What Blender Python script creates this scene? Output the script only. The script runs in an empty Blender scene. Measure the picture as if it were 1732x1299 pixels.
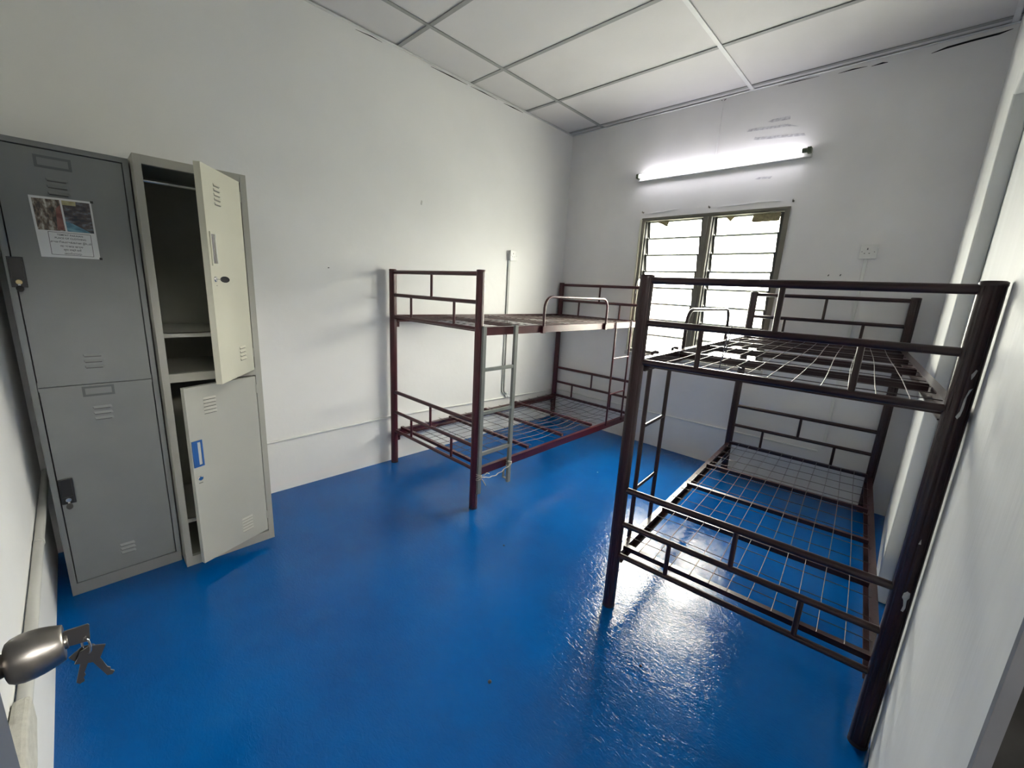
import bpy, bmesh, math, random
from mathutils import Vector, Matrix
random.seed(7)
S = bpy.context.scene
COL = S.collection

# ------------------------------------------------------------------ camera
cam_d = bpy.data.cameras.new('camera'); cam = bpy.data.objects.new('camera', cam_d); COL.objects.link(cam)
cam_d.sensor_width = 36.0; cam_d.sensor_fit = 'HORIZONTAL'
cam_d.lens = 704.733 / 1732 * 36.0
cam_d.clip_start = 0.02
cam.matrix_world = Matrix(((0.718971, -0.188988, 0.668853, 2.670576), (0.693089, 0.122897, -0.710298, -3.496117), (0.052038, 0.974259, 0.219345, 1.304850), (0, 0, 0, 1)))
S.camera = cam

# ------------------------------------------------------------------ world and light
W = bpy.data.worlds.new('world'); S.world = W; W.use_nodes = True
bgn = W.node_tree.nodes['Background']
# bright overcast sky above, dimmer greenish ground below the horizon
_n = W.node_tree.nodes; _l = W.node_tree.links
_tc = _n.new('ShaderNodeTexCoord'); _sx = _n.new('ShaderNodeSeparateXYZ'); _cr = _n.new('ShaderNodeValToRGB')
_mr = _n.new('ShaderNodeMapRange'); _mr.inputs['From Min'].default_value = -1; _mr.inputs['From Max'].default_value = 1
_l.new(_tc.outputs['Generated'], _sx.inputs[0]); _l.new(_sx.outputs['Z'], _mr.inputs[0]); _l.new(_mr.outputs[0], _cr.inputs[0]); _l.new(_cr.outputs[0], bgn.inputs[0])
_cr.color_ramp.elements[0].position = 0.46; _cr.color_ramp.elements[0].color = (0.095, 0.10, 0.085, 1)
_cr.color_ramp.elements[1].position = 0.60; _cr.color_ramp.elements[1].color = (1.0, 0.975, 0.925, 1)
bgn.inputs[1].default_value = 56.0
S.view_settings.view_transform = 'Standard'; S.view_settings.look = 'None'
S.view_settings.gamma = 1.0; S.view_settings.use_curve_mapping = False
S.view_settings.exposure = 0.42
LAMP = 11.0
portal_d = bpy.data.lights.new('window_portal', 'AREA'); portal_d.shape = 'RECTANGLE'
portal_d.size = 1.1; portal_d.size_y = 1.14; portal_d.cycles.is_portal = True
portal = bpy.data.objects.new('window_portal', portal_d); COL.objects.link(portal)
portal.location = (1.358, 0.14, 1.39); portal.rotation_euler = (math.radians(-90), 0, 0)

# ------------------------------------------------------------------ materials
MT = {}
def nm(name):
    m = bpy.data.materials.new(name); m.use_nodes = True
    nt = m.node_tree; b = nt.nodes['Principled BSDF']
    return m, nt, b
def mat(name, col, rough=0.5, metal=0.0, var=0.06, vscale=6.0, bump=0.0, bscale=60.0, spec=0.5, col2=None, detail=4.0, stretch=None, coat=0.0):
    m, nt, b = nm(name)
    tc = nt.nodes.new('ShaderNodeTexCoord'); src = tc.outputs['Object']
    mp = nt.nodes.new('ShaderNodeMapping'); nt.links.new(src, mp.inputs[0])
    if stretch: mp.inputs['Scale'].default_value = stretch
    n = nt.nodes.new('ShaderNodeTexNoise'); n.inputs['Scale'].default_value = vscale; n.inputs['Detail'].default_value = detail
    nt.links.new(mp.outputs[0], n.inputs['Vector'])
    rp = nt.nodes.new('ShaderNodeValToRGB')
    c2 = col2 or tuple(c * (1 - var * 2) for c in col)
    rp.color_ramp.elements[0].position = 0.3; rp.color_ramp.elements[1].position = 0.7
    rp.color_ramp.elements[0].color = (*c2, 1); rp.color_ramp.elements[1].color = (*col, 1)
    nt.links.new(n.outputs[0], rp.inputs[0]); nt.links.new(rp.outputs[0], b.inputs['Base Color'])
    b.inputs['Roughness'].default_value = rough; b.inputs['Metallic'].default_value = metal
    b.inputs['Specular IOR Level'].default_value = spec
    b.inputs['Coat Weight'].default_value = coat
    if bump:
        n2 = nt.nodes.new('ShaderNodeTexNoise'); n2.inputs['Scale'].default_value = bscale; n2.inputs['Detail'].default_value = 5
        nt.links.new(mp.outputs[0], n2.inputs['Vector'])
        bp = nt.nodes.new('ShaderNodeBump'); bp.inputs['Strength'].default_value = bump; bp.inputs['Distance'].default_value = 0.01
        nt.links.new(n2.outputs[0], bp.inputs['Height']); nt.links.new(bp.outputs[0], b.inputs['Normal'])
    MT[name] = m
    return m

mat('wall_paint', (0.78, 0.78, 0.765), 0.55, var=0.025, vscale=2.2, bump=0.12, bscale=22, spec=0.3)
mat('wall_paint_back', (0.80, 0.79, 0.785), 0.55, var=0.04, vscale=3.0, bump=0.2, bscale=14, spec=0.3)
mat('wall_paint_right', (0.76, 0.77, 0.765), 0.5, var=0.04, vscale=1.6, bump=0.15, bscale=9, spec=0.3, stretch=(1, 5, .35))
mat('ceiling_white', (0.63, 0.615, 0.61), 0.8, var=0.02, vscale=3, bump=0.06, bscale=80, spec=0.1)
mat('grid_metal', (0.30, 0.305, 0.295), 0.5, var=0.05, spec=0.3)
mat('grid_white', (0.76, 0.76, 0.75), 0.5, var=0.06, vscale=9, spec=0.3)
mat('void', (0.03, 0.03, 0.03), 0.9, spec=0.0)
mat('bed_maroon', (0.060, 0.007, 0.012), 0.28, var=0.15, vscale=12, spec=0.5, bump=0.05, bscale=90)
mat('bed_dark', (0.028, 0.008, 0.010), 0.28, var=0.2, vscale=12, spec=0.5, bump=0.05, bscale=90)
mat('wire_metal', (0.10, 0.08, 0.075), 0.35, metal=0.6, var=0.2, vscale=40)
mat('post_end', (0.03, 0.02, 0.022), 0.5)
mat('ladder_grey', (0.185, 0.20, 0.185), 0.4, var=0.1, vscale=14)
mat('locker_grey', (0.225, 0.235, 0.232), 0.45, var=0.05, vscale=5, bump=0.05, bscale=12, spec=0.4)
mat('locker_emboss', (0.12, 0.127, 0.132), 0.5)
mat('locker_beige_frame', (0.40, 0.395, 0.345), 0.45, var=0.04, vscale=5, spec=0.4)
mat('locker_cream_lit', (0.54, 0.53, 0.43), 0.4, var=0.03, vscale=4, spec=0.4)  # locker paint lightened in colour for a door facing the lamp
mat('locker_door_grey', (0.42, 0.42, 0.37), 0.4, var=0.03, vscale=4, spec=0.4)
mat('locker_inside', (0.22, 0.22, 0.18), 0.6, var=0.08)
mat('slot_dark', (0.07, 0.07, 0.068), 0.6)
mat('black_plastic', (0.012, 0.012, 0.013), 0.35)
mat('chrome', (0.7, 0.7, 0.7), 0.18, metal=1.0, var=0.02)
mat('brass', (0.55, 0.45, 0.25), 0.3, metal=1.0, var=0.05)
mat('blue_plastic', (0.02, 0.10, 0.32), 0.4)
mat('window_frame', (0.20, 0.19, 0.155), 0.45, metal=0.3, var=0.12, vscale=10)
mat('edge_lit', (0.70, 0.69, 0.55), 0.5, var=0.1, vscale=12)  # pale colour paints in the light caught by the window's outer flange
mat('glass_edge', (0.58, 0.60, 0.50), 0.5, var=0.1, vscale=12)
mat('window_clip', (0.035, 0.034, 0.03), 0.5)
mat('pvc_white', (0.74, 0.745, 0.72), 0.45, var=0.03)
mat('pvc_grey', (0.52, 0.52, 0.49), 0.45, var=0.05)
mat('trunk_grey', (0.36, 0.37, 0.35), 0.4, var=0.1, vscale=12)
mat('batten', (0.70, 0.70, 0.66), 0.45, var=0.06, vscale=10)
mat('batten_end', (0.10, 0.13, 0.07), 0.5, var=0.3, vscale=60)
mat('rust_tan', (0.42, 0.36, 0.20), 0.8, var=0.2, vscale=60, bump=0.3, bscale=120)
mat('tape_grey', (0.42, 0.41, 0.44), 0.6, var=0.35, vscale=55, col2=(0.70, 0.70, 0.71))
mat('string_grey', (0.50, 0.47, 0.38), 0.8, var=0.1)
mat('satin_nickel', (0.33, 0.305, 0.28), 0.36, metal=1.0, var=0.05, vscale=8, stretch=(1, 12, 1))
mat('key_metal', (0.20, 0.19, 0.18), 0.35, metal=1.0, var=0.1)
mat('door_paint', (0.12, 0.125, 0.14), 0.5, var=0.05)
mat('frame_metal', (0.155, 0.16, 0.175), 0.45, var=0.12, vscale=8)
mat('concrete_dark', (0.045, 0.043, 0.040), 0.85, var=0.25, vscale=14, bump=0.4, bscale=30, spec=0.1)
mat('paper', (0.72, 0.73, 0.73), 0.7, var=0.02)
mat('ink', (0.06, 0.06, 0.065), 0.7)
mat('paint_chip', (0.62, 0.62, 0.60), 0.7, var=0.1, vscale=80)
mat('black_tape', (0.02, 0.02, 0.02), 0.5)
mat('debris_dark', (0.015, 0.015, 0.02), 0.6)
mat('debris_white', (0.6, 0.65, 0.7), 0.6)
mat('wire_blue', (0.06, 0.06, 0.10), 0.4)
mat('plaster_lump', (0.55, 0.54, 0.48), 0.8, var=0.1, vscale=40, bump=0.4, bscale=50)
mat('socket_white', (0.72, 0.72, 0.70), 0.35, var=0.02)

# photos printed on the notice
def photo_mat(name, cols, scale, stretch):
    m, nt, b = nm(name)
    tc = nt.nodes.new('ShaderNodeTexCoord'); mp = nt.nodes.new('ShaderNodeMapping'); mp.inputs['Scale'].default_value = stretch
    n = nt.nodes.new('ShaderNodeTexNoise'); n.inputs['Scale'].default_value = scale; n.inputs['Detail'].default_value = 3
    rp = nt.nodes.new('ShaderNodeValToRGB'); rp.color_ramp.interpolation = 'LINEAR'
    els = rp.color_ramp.elements
    while len(els) < len(cols): els.new(0.5)
    for i, (p, c) in enumerate(cols): els[i].position = p; els[i].color = (*c, 1)
    nt.links.new(tc.outputs['Object'], mp.inputs[0]); nt.links.new(mp.outputs[0], n.inputs['Vector'])
    nt.links.new(n.outputs[0], rp.inputs[0]); nt.links.new(rp.outputs[0], b.inputs['Base Color'])
    b.inputs['Roughness'].default_value = 0.6; MT[name] = m
photo_mat('print_brown', [(0.35, (0.05, 0.045, 0.04)), (0.5, (0.16, 0.12, 0.09)), (0.62, (0.34, 0.32, 0.28)), (0.75, (0.6, 0.58, 0.52))], 70, (1, 1.6, .7))
photo_mat('print_dark', [(0.35, (0.035, 0.035, 0.05)), (0.55, (0.09, 0.075, 0.07)), (0.7, (0.16, 0.19, 0.24))], 60, (1, .8, 1.5))
photo_mat('print_blue', [(0.35, (0.08, 0.19, 0.27)), (0.55, (0.14, 0.30, 0.40)), (0.7, (0.22, 0.40, 0.50))], 60, (1, .6, 2))
photo_mat('print_tan', [(0.35, (0.30, 0.26, 0.12)), (0.6, (0.42, 0.38, 0.22))], 60, (1, 1, 1))
photo_mat('print_red', [(0.35, (0.16, 0.06, 0.05)), (0.6, (0.26, 0.12, 0.10))], 60, (1, 1, 1))

# epoxy floor: glossy blue paint with trowel ripples, scuffs
def floor_mat():
    m, nt, b = nm('floor_blue')
    L = nt.links; N = nt.nodes.new
    tc = N('ShaderNodeTexCoord')
    n1 = N('ShaderNodeTexNoise'); n1.inputs['Scale'].default_value = 1.6; n1.inputs['Detail'].default_value = 5; n1.inputs['Roughness'].default_value = 0.6
    L.new(tc.outputs['Object'], n1.inputs['Vector'])
    rp = N('ShaderNodeValToRGB'); e = rp.color_ramp.elements
    e[0].position = 0.30; e[0].color = (0.000, 0.062, 0.25, 1); e[1].position = 0.72; e[1].color = (0.000, 0.096, 0.35, 1)
    L.new(n1.outputs[0], rp.inputs[0])
    # pale scuffs
    n2 = N('ShaderNodeTexNoise'); n2.inputs['Scale'].default_value = 3.3; n2.inputs['Detail'].default_value = 8; n2.inputs['Distortion'].default_value = 1.5
    L.new(tc.outputs['Object'], n2.inputs['Vector'])
    r2 = N('ShaderNodeValToRGB'); r2.color_ramp.elements[0].position = 0.60; r2.color_ramp.elements[1].position = 0.85
    r2.color_ramp.elements[0].color = (0, 0, 0, 1); r2.color_ramp.elements[1].color = (.35, .35, .35, 1)
    L.new(n2.outputs[0], r2.inputs[0])
    mx = N('ShaderNodeMixRGB'); mx.inputs[2].default_value = (0.010, 0.12, 0.36, 1)
    L.new(r2.outputs[0], mx.inputs[0]); L.new(rp.outputs[0], mx.inputs[1]); L.new(mx.outputs[0], b.inputs['Base Color'])
    # roughness patches
    n3 = N('ShaderNodeTexNoise'); n3.inputs['Scale'].default_value = 5; n3.inputs['Detail'].default_value = 4
    L.new(tc.outputs['Object'], n3.inputs['Vector'])
    mr = N('ShaderNodeMapRange'); mr.inputs['From Min'].default_value = .3; mr.inputs['From Max'].default_value = .7
    mr.inputs['To Min'].default_value = .05; mr.inputs['To Max'].default_value = .11
    L.new(n3.outputs[0], mr.inputs[0]); L.new(mr.outputs[0], b.inputs['Roughness'])
    b.inputs['Specular IOR Level'].default_value = 0.30
    # ripples
    mp = N('ShaderNodeMapping'); mp.inputs['Scale'].default_value = (1.0, 1.9, 1); mp.inputs['Rotation'].default_value = (0, 0, .9)
    L.new(tc.outputs['Object'], mp.inputs[0])
    n4 = N('ShaderNodeTexNoise'); n4.inputs['Scale'].default_value = 40; n4.inputs['Detail'].default_value = 2.5; n4.inputs['Distortion'].default_value = 1.2; n4.inputs['Roughness'].default_value = .62
    L.new(mp.outputs[0], n4.inputs['Vector'])
    n5 = N('ShaderNodeTexNoise'); n5.inputs['Scale'].default_value = 5; n5.inputs['Detail'].default_value = 2
    L.new(tc.outputs['Object'], n5.inputs['Vector'])
    ad = N('ShaderNodeMath'); ad.operation = 'MULTIPLY_ADD'; ad.inputs[1].default_value = 2.5
    L.new(n5.outputs[0], ad.inputs[0]); L.new(n4.outputs[0], ad.inputs[2])
    bp = N('ShaderNodeBump'); bp.inputs['Strength'].default_value = .32; bp.inputs['Distance'].default_value = .0035
    L.new(ad.outputs[0], bp.inputs['Height']); L.new(bp.outputs[0], b.inputs['Normal'])
    MT['floor_blue'] = m
floor_mat()

def glass_mat():
    m = bpy.data.materials.new('frosted_glass'); m.use_nodes = True; nt = m.node_tree; nt.nodes.clear()
    out = nt.nodes.new('ShaderNodeOutputMaterial')
    tr = nt.nodes.new('ShaderNodeBsdfTransparent'); tr.inputs[0].default_value = (.99, .99, .95, 1)
    tl = nt.nodes.new('ShaderNodeBsdfTranslucent'); tl.inputs[0].default_value = (.90, .905, .86, 1)
    gl = nt.nodes.new('ShaderNodeBsdfGlossy'); gl.inputs['Roughness'].default_value = .25
    a = nt.nodes.new('ShaderNodeMixShader'); a.inputs[0].default_value = .28
    c = nt.nodes.new('ShaderNodeMixShader'); c.inputs[0].default_value = .06
    nt.links.new(tr.outputs[0], a.inputs[1]); nt.links.new(tl.outputs[0], a.inputs[2])
    nt.links.new(a.outputs[0], c.inputs[1]); nt.links.new(gl.outputs[0], c.inputs[2]); nt.links.new(c.outputs[0], out.inputs[0])
    MT['frosted_glass'] = m
glass_mat()
def emis(name, col, s):
    m, nt, b = nm(name)
    b.inputs['Base Color'].default_value = (.8, .8, .8, 1)
    b.inputs['Emission Color'].default_value = (*col, 1); b.inputs['Emission Strength'].default_value = s
    MT[name] = m
emis('tube_glow', (0.95, 0.92, 1.0), LAMP)

# ------------------------------------------------------------------ mesh helpers
class MB:
    def __init__(s): s.v = []; s.f = []; s.m = []; s.sm = []; s.mats = []; s.cur = 0
    def use(s, name):
        if name not in s.mats: s.mats.append(name)
        s.cur = s.mats.index(name); return s
    def _add(s, vs, fs, smooth=False):
        o = len(s.v); s.v += [tuple(x) for x in vs]
        for f in fs: s.f.append(tuple(i + o for i in f)); s.m.append(s.cur); s.sm.append(smooth)
    def box(s, x0, x1, y0, y1, z0, z1, M=None):
        vs = [Vector((x, y, z)) for z in (z0, z1) for y in (y0, y1) for x in (x0, x1)]
        if M: vs = [M @ v for v in vs]
        s._add(vs, [(0, 2, 3, 1), (4, 5, 7, 6), (0, 1, 5, 4), (2, 6, 7, 3), (0, 4, 6, 2), (1, 3, 7, 5)]); return s
    def tube(s, pts, r, n=10, closed=False, prof=None, cap=True, M=None, up=None):
        pts = [Vector(p) for p in pts]
        if M: pts = [M @ p for p in pts]
        k = len(pts); T = []
        for i in range(k):
            a = pts[i - 1] if (i > 0 or closed) else pts[i]
            b = pts[(i + 1) % k] if (i < k - 1 or closed) else pts[i]
            T.append((b - a).normalized())
        t0 = T[0]; ref = Vector(up) if up else (Vector((0, 0, 1)) if abs(t0.z) < .9 else Vector((1, 0, 0)))
        u = (ref - t0 * ref.dot(t0)).normalized(); rings = []
        for i in range(k):
            t = T[i]; u = (u - t * u.dot(t)).normalized(); w = t.cross(u)
            if prof: ring = [pts[i] + u * a + w * b for a, b in prof]
            else: ring = [pts[i] + (u * math.cos(2 * math.pi * j / n) + w * math.sin(2 * math.pi * j / n)) * (r[i] if isinstance(r, (list, tuple)) else r) for j in range(n)]
            rings.append(ring)
        m = len(rings[0]); vs = [p for rg in rings for p in rg]; fs = []
        for i in range(k if closed else k - 1):
            for j in range(m):
                a = i * m + j; b = i * m + (j + 1) % m; c = ((i + 1) % k) * m + (j + 1) % m; d = ((i + 1) % k) * m + j
                fs.append((a, b, c, d))
        s._add(vs, fs, smooth=(prof is None))
        if cap and not closed:
            s._add(rings[0], [tuple(reversed(range(m)))]); s._add(rings[-1], [tuple(range(m))])
        return s
    def bar(s, a, b, w, h=None):
        h = h or w
        return s.tube([a, b], 0, prof=[(-h / 2, -w / 2), (-h / 2, w / 2), (h / 2, w / 2), (h / 2, -w / 2)])
    def poly(s, pts, d):
        """prism: polygon pts extruded by vector d"""
        pts = [Vector(p) for p in pts]; d = Vector(d); n = len(pts)
        s._add(pts + [p + d for p in pts], [tuple(reversed(range(n))), tuple(range(n, 2 * n))] + [(i, (i + 1) % n, n + (i + 1) % n, n + i) for i in range(n)]); return s
    def lathe(s, prof, o, ax, n=32, M=None):
        """prof: (dist along axis, radius)"""
        o = Vector(o); ax = Vector(ax).normalized(); ref = Vector((0, 0, 1)) if abs(ax.z) < .9 else Vector((1, 0, 0))
        u = (ref - ax * ref.dot(ax)).normalized(); w = ax.cross(u)
        vs = [o + ax * d + (u * math.cos(2 * math.pi * j / n) + w * math.sin(2 * math.pi * j / n)) * r for d, r in prof for j in range(n)]
        if M: vs = [M @ v for v in vs]
        fs = [(i * n + j, i * n + (j + 1) % n, (i + 1) * n + (j + 1) % n, (i + 1) * n + j) for i in range(len(prof) - 1) for j in range(n)]
        s._add(vs, fs, True)
        s._add(vs[:n], [tuple(reversed(range(n)))]); s._add(vs[-n:], [tuple(range(n))]); return s
    def build(s, name, m=None, parent=None, bevel=0.0, loc=None):
        me = bpy.data.meshes.new(name)
        vs = s.v
        if loc is not None: vs = [tuple(Vector(v) - Vector(loc)) for v in vs]
        me.from_pydata(vs, [], s.f); me.update()
        if m is not None and not s.mats: me.materials.append(MT[m])
        for k in s.mats: me.materials.append(MT[k])
        for p, mi, sm in zip(me.polygons, s.m, s.sm): p.material_index = mi if s.mats else 0; p.use_smooth = sm
        o = bpy.data.objects.new(name, me); COL.objects.link(o)
        if loc is not None: o.location = loc
        if parent: o.parent = parent
        bm = bmesh.new(); bm.from_mesh(me)
        bmesh.ops.recalc_face_normals(bm, faces=bm.faces); bm.to_mesh(me); bm.free()
        if bevel:
            md = o.modifiers.new('bevel', 'BEVEL'); md.width = bevel; md.segments = 2; md.limit_method = 'ANGLE'; md.angle_limit = math.radians(40)
        return o
def tag(o, label=None, cat=None, group=None, kind=None):
    if label: o['label'] = label
    if cat: o['category'] = cat
    if group: o['group'] = group
    if kind: o['kind'] = kind
    return o
def empty(name, loc=(0, 0, 0), rz=0.0):
    o = bpy.data.objects.new(name, None); COL.objects.link(o); o.location = loc; o.rotation_euler = (0, 0, rz); o.empty_display_size = .1
    return o
def struct(o, label, cat=None):
    return tag(o, label, cat, kind='structure')

# ------------------------------------------------------------------ the room
XR, YF, H = 2.815, -3.68, 2.755          # right wall, front wall, ceiling height
WX0, WX1, WZ0, WZ1 = 0.812, 1.906, 0.80, 1.962
T = 0.14
b = MB(); b.box(-T, XR + T, YF - T, T, -.15, 0)
struct(b.build('floor', 'floor_blue'), 'glossy royal blue painted floor with window glare', 'floor')
b = MB(); b.box(-T, 0, YF - T, T, 0, 2.82)
struct(b.build('wall_left', 'wall_paint'), 'long off-white wall behind the two lockers and left bed', 'wall')
b = MB()
b.box(0, WX0, 0, T, 0, 2.82); b.box(WX1, XR + T, 0, T, 0, 2.82); b.box(WX0, WX1, 0, T, 0, WZ0); b.box(WX0, WX1, 0, T, WZ1, 2.82)
struct(b.build('wall_back', 'wall_paint_back'), 'greyish white wall holding the louvred window', 'wall')
b = MB()
b.box(XR, XR + T, -2.86, 0, 0, 2.82)
b.box(XR, XR + T, -3.63, -2.86, 2.06, 2.82)
b.box(XR, XR + T, YF - T, -3.63, 0, 2.82)
b.box(2.765, XR, -1.1, 0, 0, 2.82)
b.box(2.765, XR, YF, -1.1, 2.067, 2.82)
struct(b.build('wall_right', 'wall_paint_right', bevel=.006), 'white wall along the right bed, with shallow pier and beam', 'wall')
b = MB(); b.box(0, XR, YF - T, YF, 0, 2.82)
struct(b.build('wall_front', 'wall_paint'), 'white wall beside the grey locker, carrying the thick pipe', 'wall')

# ceiling: void slab, lay-in panels, tee bars
b = MB(); b.box(-T, XR + T, YF - T, T, 2.82, 2.90)
ceil = struct(b.build('ceiling', 'void'), 'suspended ceiling of white panels in a metal grid', 'ceiling')
gx = [0.003, .345, 1.545, 2.745, 2.812]; gy = [-.004, -.075] + [-.675 - .6 * k for k in range(5)] + [YF]
for i in range(len(gx) - 1):
    for j in range(len(gy) - 1):
        b = MB(); xa, xb = gx[i] + .006, gx[i + 1] - .006; ya, yb = gy[j + 1] + .006, gy[j] - .004
        if xb - xa < .03: continue
        dz = random.uniform(0, .003)
        b.box(xa, xb, ya, yb, H + .004 + dz, H + .014 + dz)
        b.build('ceiling_panel', 'ceiling_white', ceil)
for x in gx[1:4]:
    b = MB(); b.box(x - .012, x + .012, YF, -.002, H - .002, H + .003); b.box(x - .002, x + .002, YF, -.002, H + .003, H + .03)
    b.build('main_tee', 'grid_white' if x > 1 else 'grid_metal', ceil)
for y in gy[1:-1]:
    b = MB()
    for i in range(len(gx) - 1):
        b.box(gx[i] + .013, gx[i + 1] - .013, y - .013, y + .013, H - .001, H + .0035)
    b.build('cross_tee', 'grid_metal', ceil)
# perimeter angle, slightly wavy so that a thin dark gap shows in places
def angle_strip(p0, p1, inward, name):
    b = MB(); n = 40; p0 = Vector(p0); p1 = Vector(p1); inn = Vector(inward)
    last = None
    for k in range(n + 1):
        g = .0012 + .006 * max(0, math.sin(k * .9 + 1.0) * math.sin(k * .37)) 
        q = p0.lerp(p1, k / n); ring = [q + inn * g + Vector((0, 0, H - .004)), q + inn * (.022) + Vector((0, 0, H - .004)), q + inn * .022 + Vector((0, 0, H - .0015)), q + inn * g + Vector((0, 0, H - .0015))]
        if last: b._add(last + ring, [(0, 1, 5, 4), (1, 2, 6, 5), (2, 3, 7, 6), (3, 0, 4, 7)])
        last = ring
    b.build(name, 'grid_white', ceil)
angle_strip((0, -.0, 0), (2.765, -.0, 0), (0, -1, 0), 'wall_angle')
angle_strip((0, YF, 0), (0, -.0, 0), (1, 0, 0), 'wall_angle')

# dark cracks where the walls meet the ceiling
wb_, wl_ = bpy.data.objects['wall_back'], bpy.data.objects['wall_left']
def crack(wall, pts, w):
    n = len(pts); up = [(p[0], p[1], p[2] + w * (.5 if 0 < i < n - 1 else .1)) for i, p in enumerate(pts)]; dn = [(p[0], p[1], p[2] - w * (.5 if 0 < i < n - 1 else .1)) for i, p in enumerate(pts)]
    b = MB(); b.poly(up + dn[::-1], (0, -.001, 0) if wall is wb_ else (.001, 0, 0)); o = b.build('crack', 'void'); o.parent = wall
for pts, w in (([(2.03, 0, 2.728), (2.10, 0, 2.731), (2.17, 0, 2.728)], .007), ([(2.19, 0, 2.722), (2.24, 0, 2.725), (2.265, 0, 2.722)], .009), ([(2.45, 0, 2.712), (2.51, 0, 2.722), (2.60, 0, 2.726), (2.70, 0, 2.727), (2.745, 0, 2.734)], .010), ([(1.70, 0, 2.742), (1.80, 0, 2.743), (1.93, 0, 2.741)], .005), ([(1.335, 0, 2.744), (1.352, 0, 2.738), (1.372, 0, 2.744)], .008)):
    crack(wb_, pts, w)
for pts, w in (([(0, -1.62, 2.742), (0, -1.45, 2.744), (0, -1.30, 2.743)], .007), ([(0, -1.27, 2.743), (0, -1.15, 2.745), (0, -1.0, 2.742)], .006), ([(0, -.93, 2.742), (0, -.82, 2.744), (0, -.70, 2.743)], .007), ([(0, -2.15, 2.738), (0, -2.05, 2.743), (0, -1.98, 2.74)], .005)):
    crack(wl_, pts, w)

# ---- window: aluminium frame, two banks of eight frosted blades
win = empty('window_1', (WX0, 0, WZ0)); struct(win, 'louvred window with frosted glass blades in a bronze frame', 'window')
def wb(): return MB()
def wl(b, name, m, parent=win, bevel=0.0):
    o = b.build(name, m, None, bevel); o.parent = parent; o.matrix_parent_inverse = Matrix.Translation((-WX0, 0, -WZ0)) if parent is win else Matrix.Identity(4); return o
b = MB()
b.box(WX0, WX0 + .030, -.004, .075, WZ0 + .02, WZ1); b.box(WX1 - .030, WX1, -.004, .075, WZ0 + .02, WZ1)
b.box(WX0 + .030, WX1 - .030, -.004, .075, WZ1 - .026, WZ1); b.box(WX0 + .03, WX1 - .03, -.004, .075, WZ0 + .02, WZ0 + .045)
b.box(WX1 - .012, WX1 + .004, -.012, -.004, WZ0 + .02, WZ1); b.box(WX0 + .012, WX1 - .012, -.012, -.004, WZ1 - .012, WZ1)
wl(b, 'frame', 'window_frame')
b = MB(); b.box(WX0 - .010, WX0 + .004, -.014, -.004, WZ0 + .03, WZ1 - .01)
wl(b, 'frame_edge', 'edge_lit')  # flange strip with its lit look put into the colour
b = MB(); b.box(1.328, 1.392, -.004, .07, WZ0 + .045, WZ1 - .026); b.box(1.352, 1.368, -.012, -.004, WZ0 + .045, WZ1 - .026)
wl(b, 'mullion', 'window_frame')
b = MB(); b.box(WX0 - .02, WX1 + .02, -.018, .12, WZ0 - .012, WZ0 + .02)
wl(b, 'sill', 'pvc_grey', bevel=.004)
zt = 1.936; pit = .1355
for (xa, xb) in ((.868, 1.310), (1.418, 1.852)):
    b = MB(); b.box(xa - .022, xa - .012, .012, .06, WZ0 + .05, WZ1 - .03); b.box(xb + .012, xb + .022, .012, .06, WZ0 + .05, WZ1 - .03)
    wl(b, 'blade_channel', 'window_clip')
    for k in range(8):
        z1 = zt - k * pit; z0 = z1 - pit - .014
        tilt = (.034, .064)
        bl = MB()
        pr = [(xa, tilt[0], z1), (xa, tilt[0] + .005, z1 + .001), (xa, tilt[1] + .005, z0 + .001), (xa, tilt[1], z0)]
        bl.use('frosted_glass').poly(pr, (xb - xa, 0, 0)); bl.use('glass_edge').box(xa, xb, tilt[0] - .0015, tilt[0] + .006, z1 - .0120, z1 + .0035)
        o = wl(bl, 'louvre_blade', None)
        for xs in (xa - .011, xb - .006):
            c = MB(); e = .004
            c.poly([(xs, tilt[0] - e, z1 + .002), (xs, tilt[0] + .008 + e, z1 + .002), (xs, tilt[1] + .008 + e, z0 + .016), (xs, tilt[1] - e, z0 + .016)], (.017, 0, 0))
            wl(c, 'blade_clip', 'window_clip')
b = MB(); b.box(.845, .856, -.03, .02, 1.40, 1.46); b.tube([(.850, -.03, 1.45), (.850, -.045, 1.40), (.850, -.048, 1.33)], .005, 8)
wl(b, 'crank_handle', 'window_clip')
b = MB().use('rust_tan')
def patch(pts): b.poly([(x, .030, z) for x, z in pts], (0, .002, 0))
patch([(.93, 1.933), (1.045, 1.935), (1.03, 1.885), (.99, 1.905)])
patch([(1.48, 1.934), (1.555, 1.934), (1.52, 1.893)]); patch([(1.675, 1.934), (1.848, 1.934), (1.846, 1.880), (1.68, 1.878), (1.665, 1.89)])
wl(b, 'paper_scrap', None)

# ---- door: leaf swung open against the front wall, frame in the right wall
b = MB(); b.box(1.915, 2.80, -3.655, -3.620, .012, 2.03)
door = struct(b.build('door_1', 'door_paint', bevel=.002, loc=(2.80, -3.645, 0)), 'dark grey door leaf opened flat along the front wall', 'door')
b = MB()
pr = [(0, .032), (.003, .032), (.005, .014), (.019, .0130), (.0195, .0185), (.021, .0225), (.025, .0255), (.032, .0275), (.040, .0278), (.048, .0268), (.056, .0248), (.063, .0222), (.0665, .0210), (.0668, .0195)]
b.lathe(pr, (1.985, -3.620, .850), (0, 1, 0), 40)
b.use('satin_nickel').lathe([(.0668, .009), (.0695, .009), (.070, .008)], (1.985, -3.620, .850), (0, 1, 0), 24)
kn = b.build('door_knob', 'satin_nickel'); kn.parent = door; kn.matrix_parent_inverse = Matrix.Translation((-2.80, 3.645, 0))
kn['label'] = 'satin metal door knob'
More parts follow.
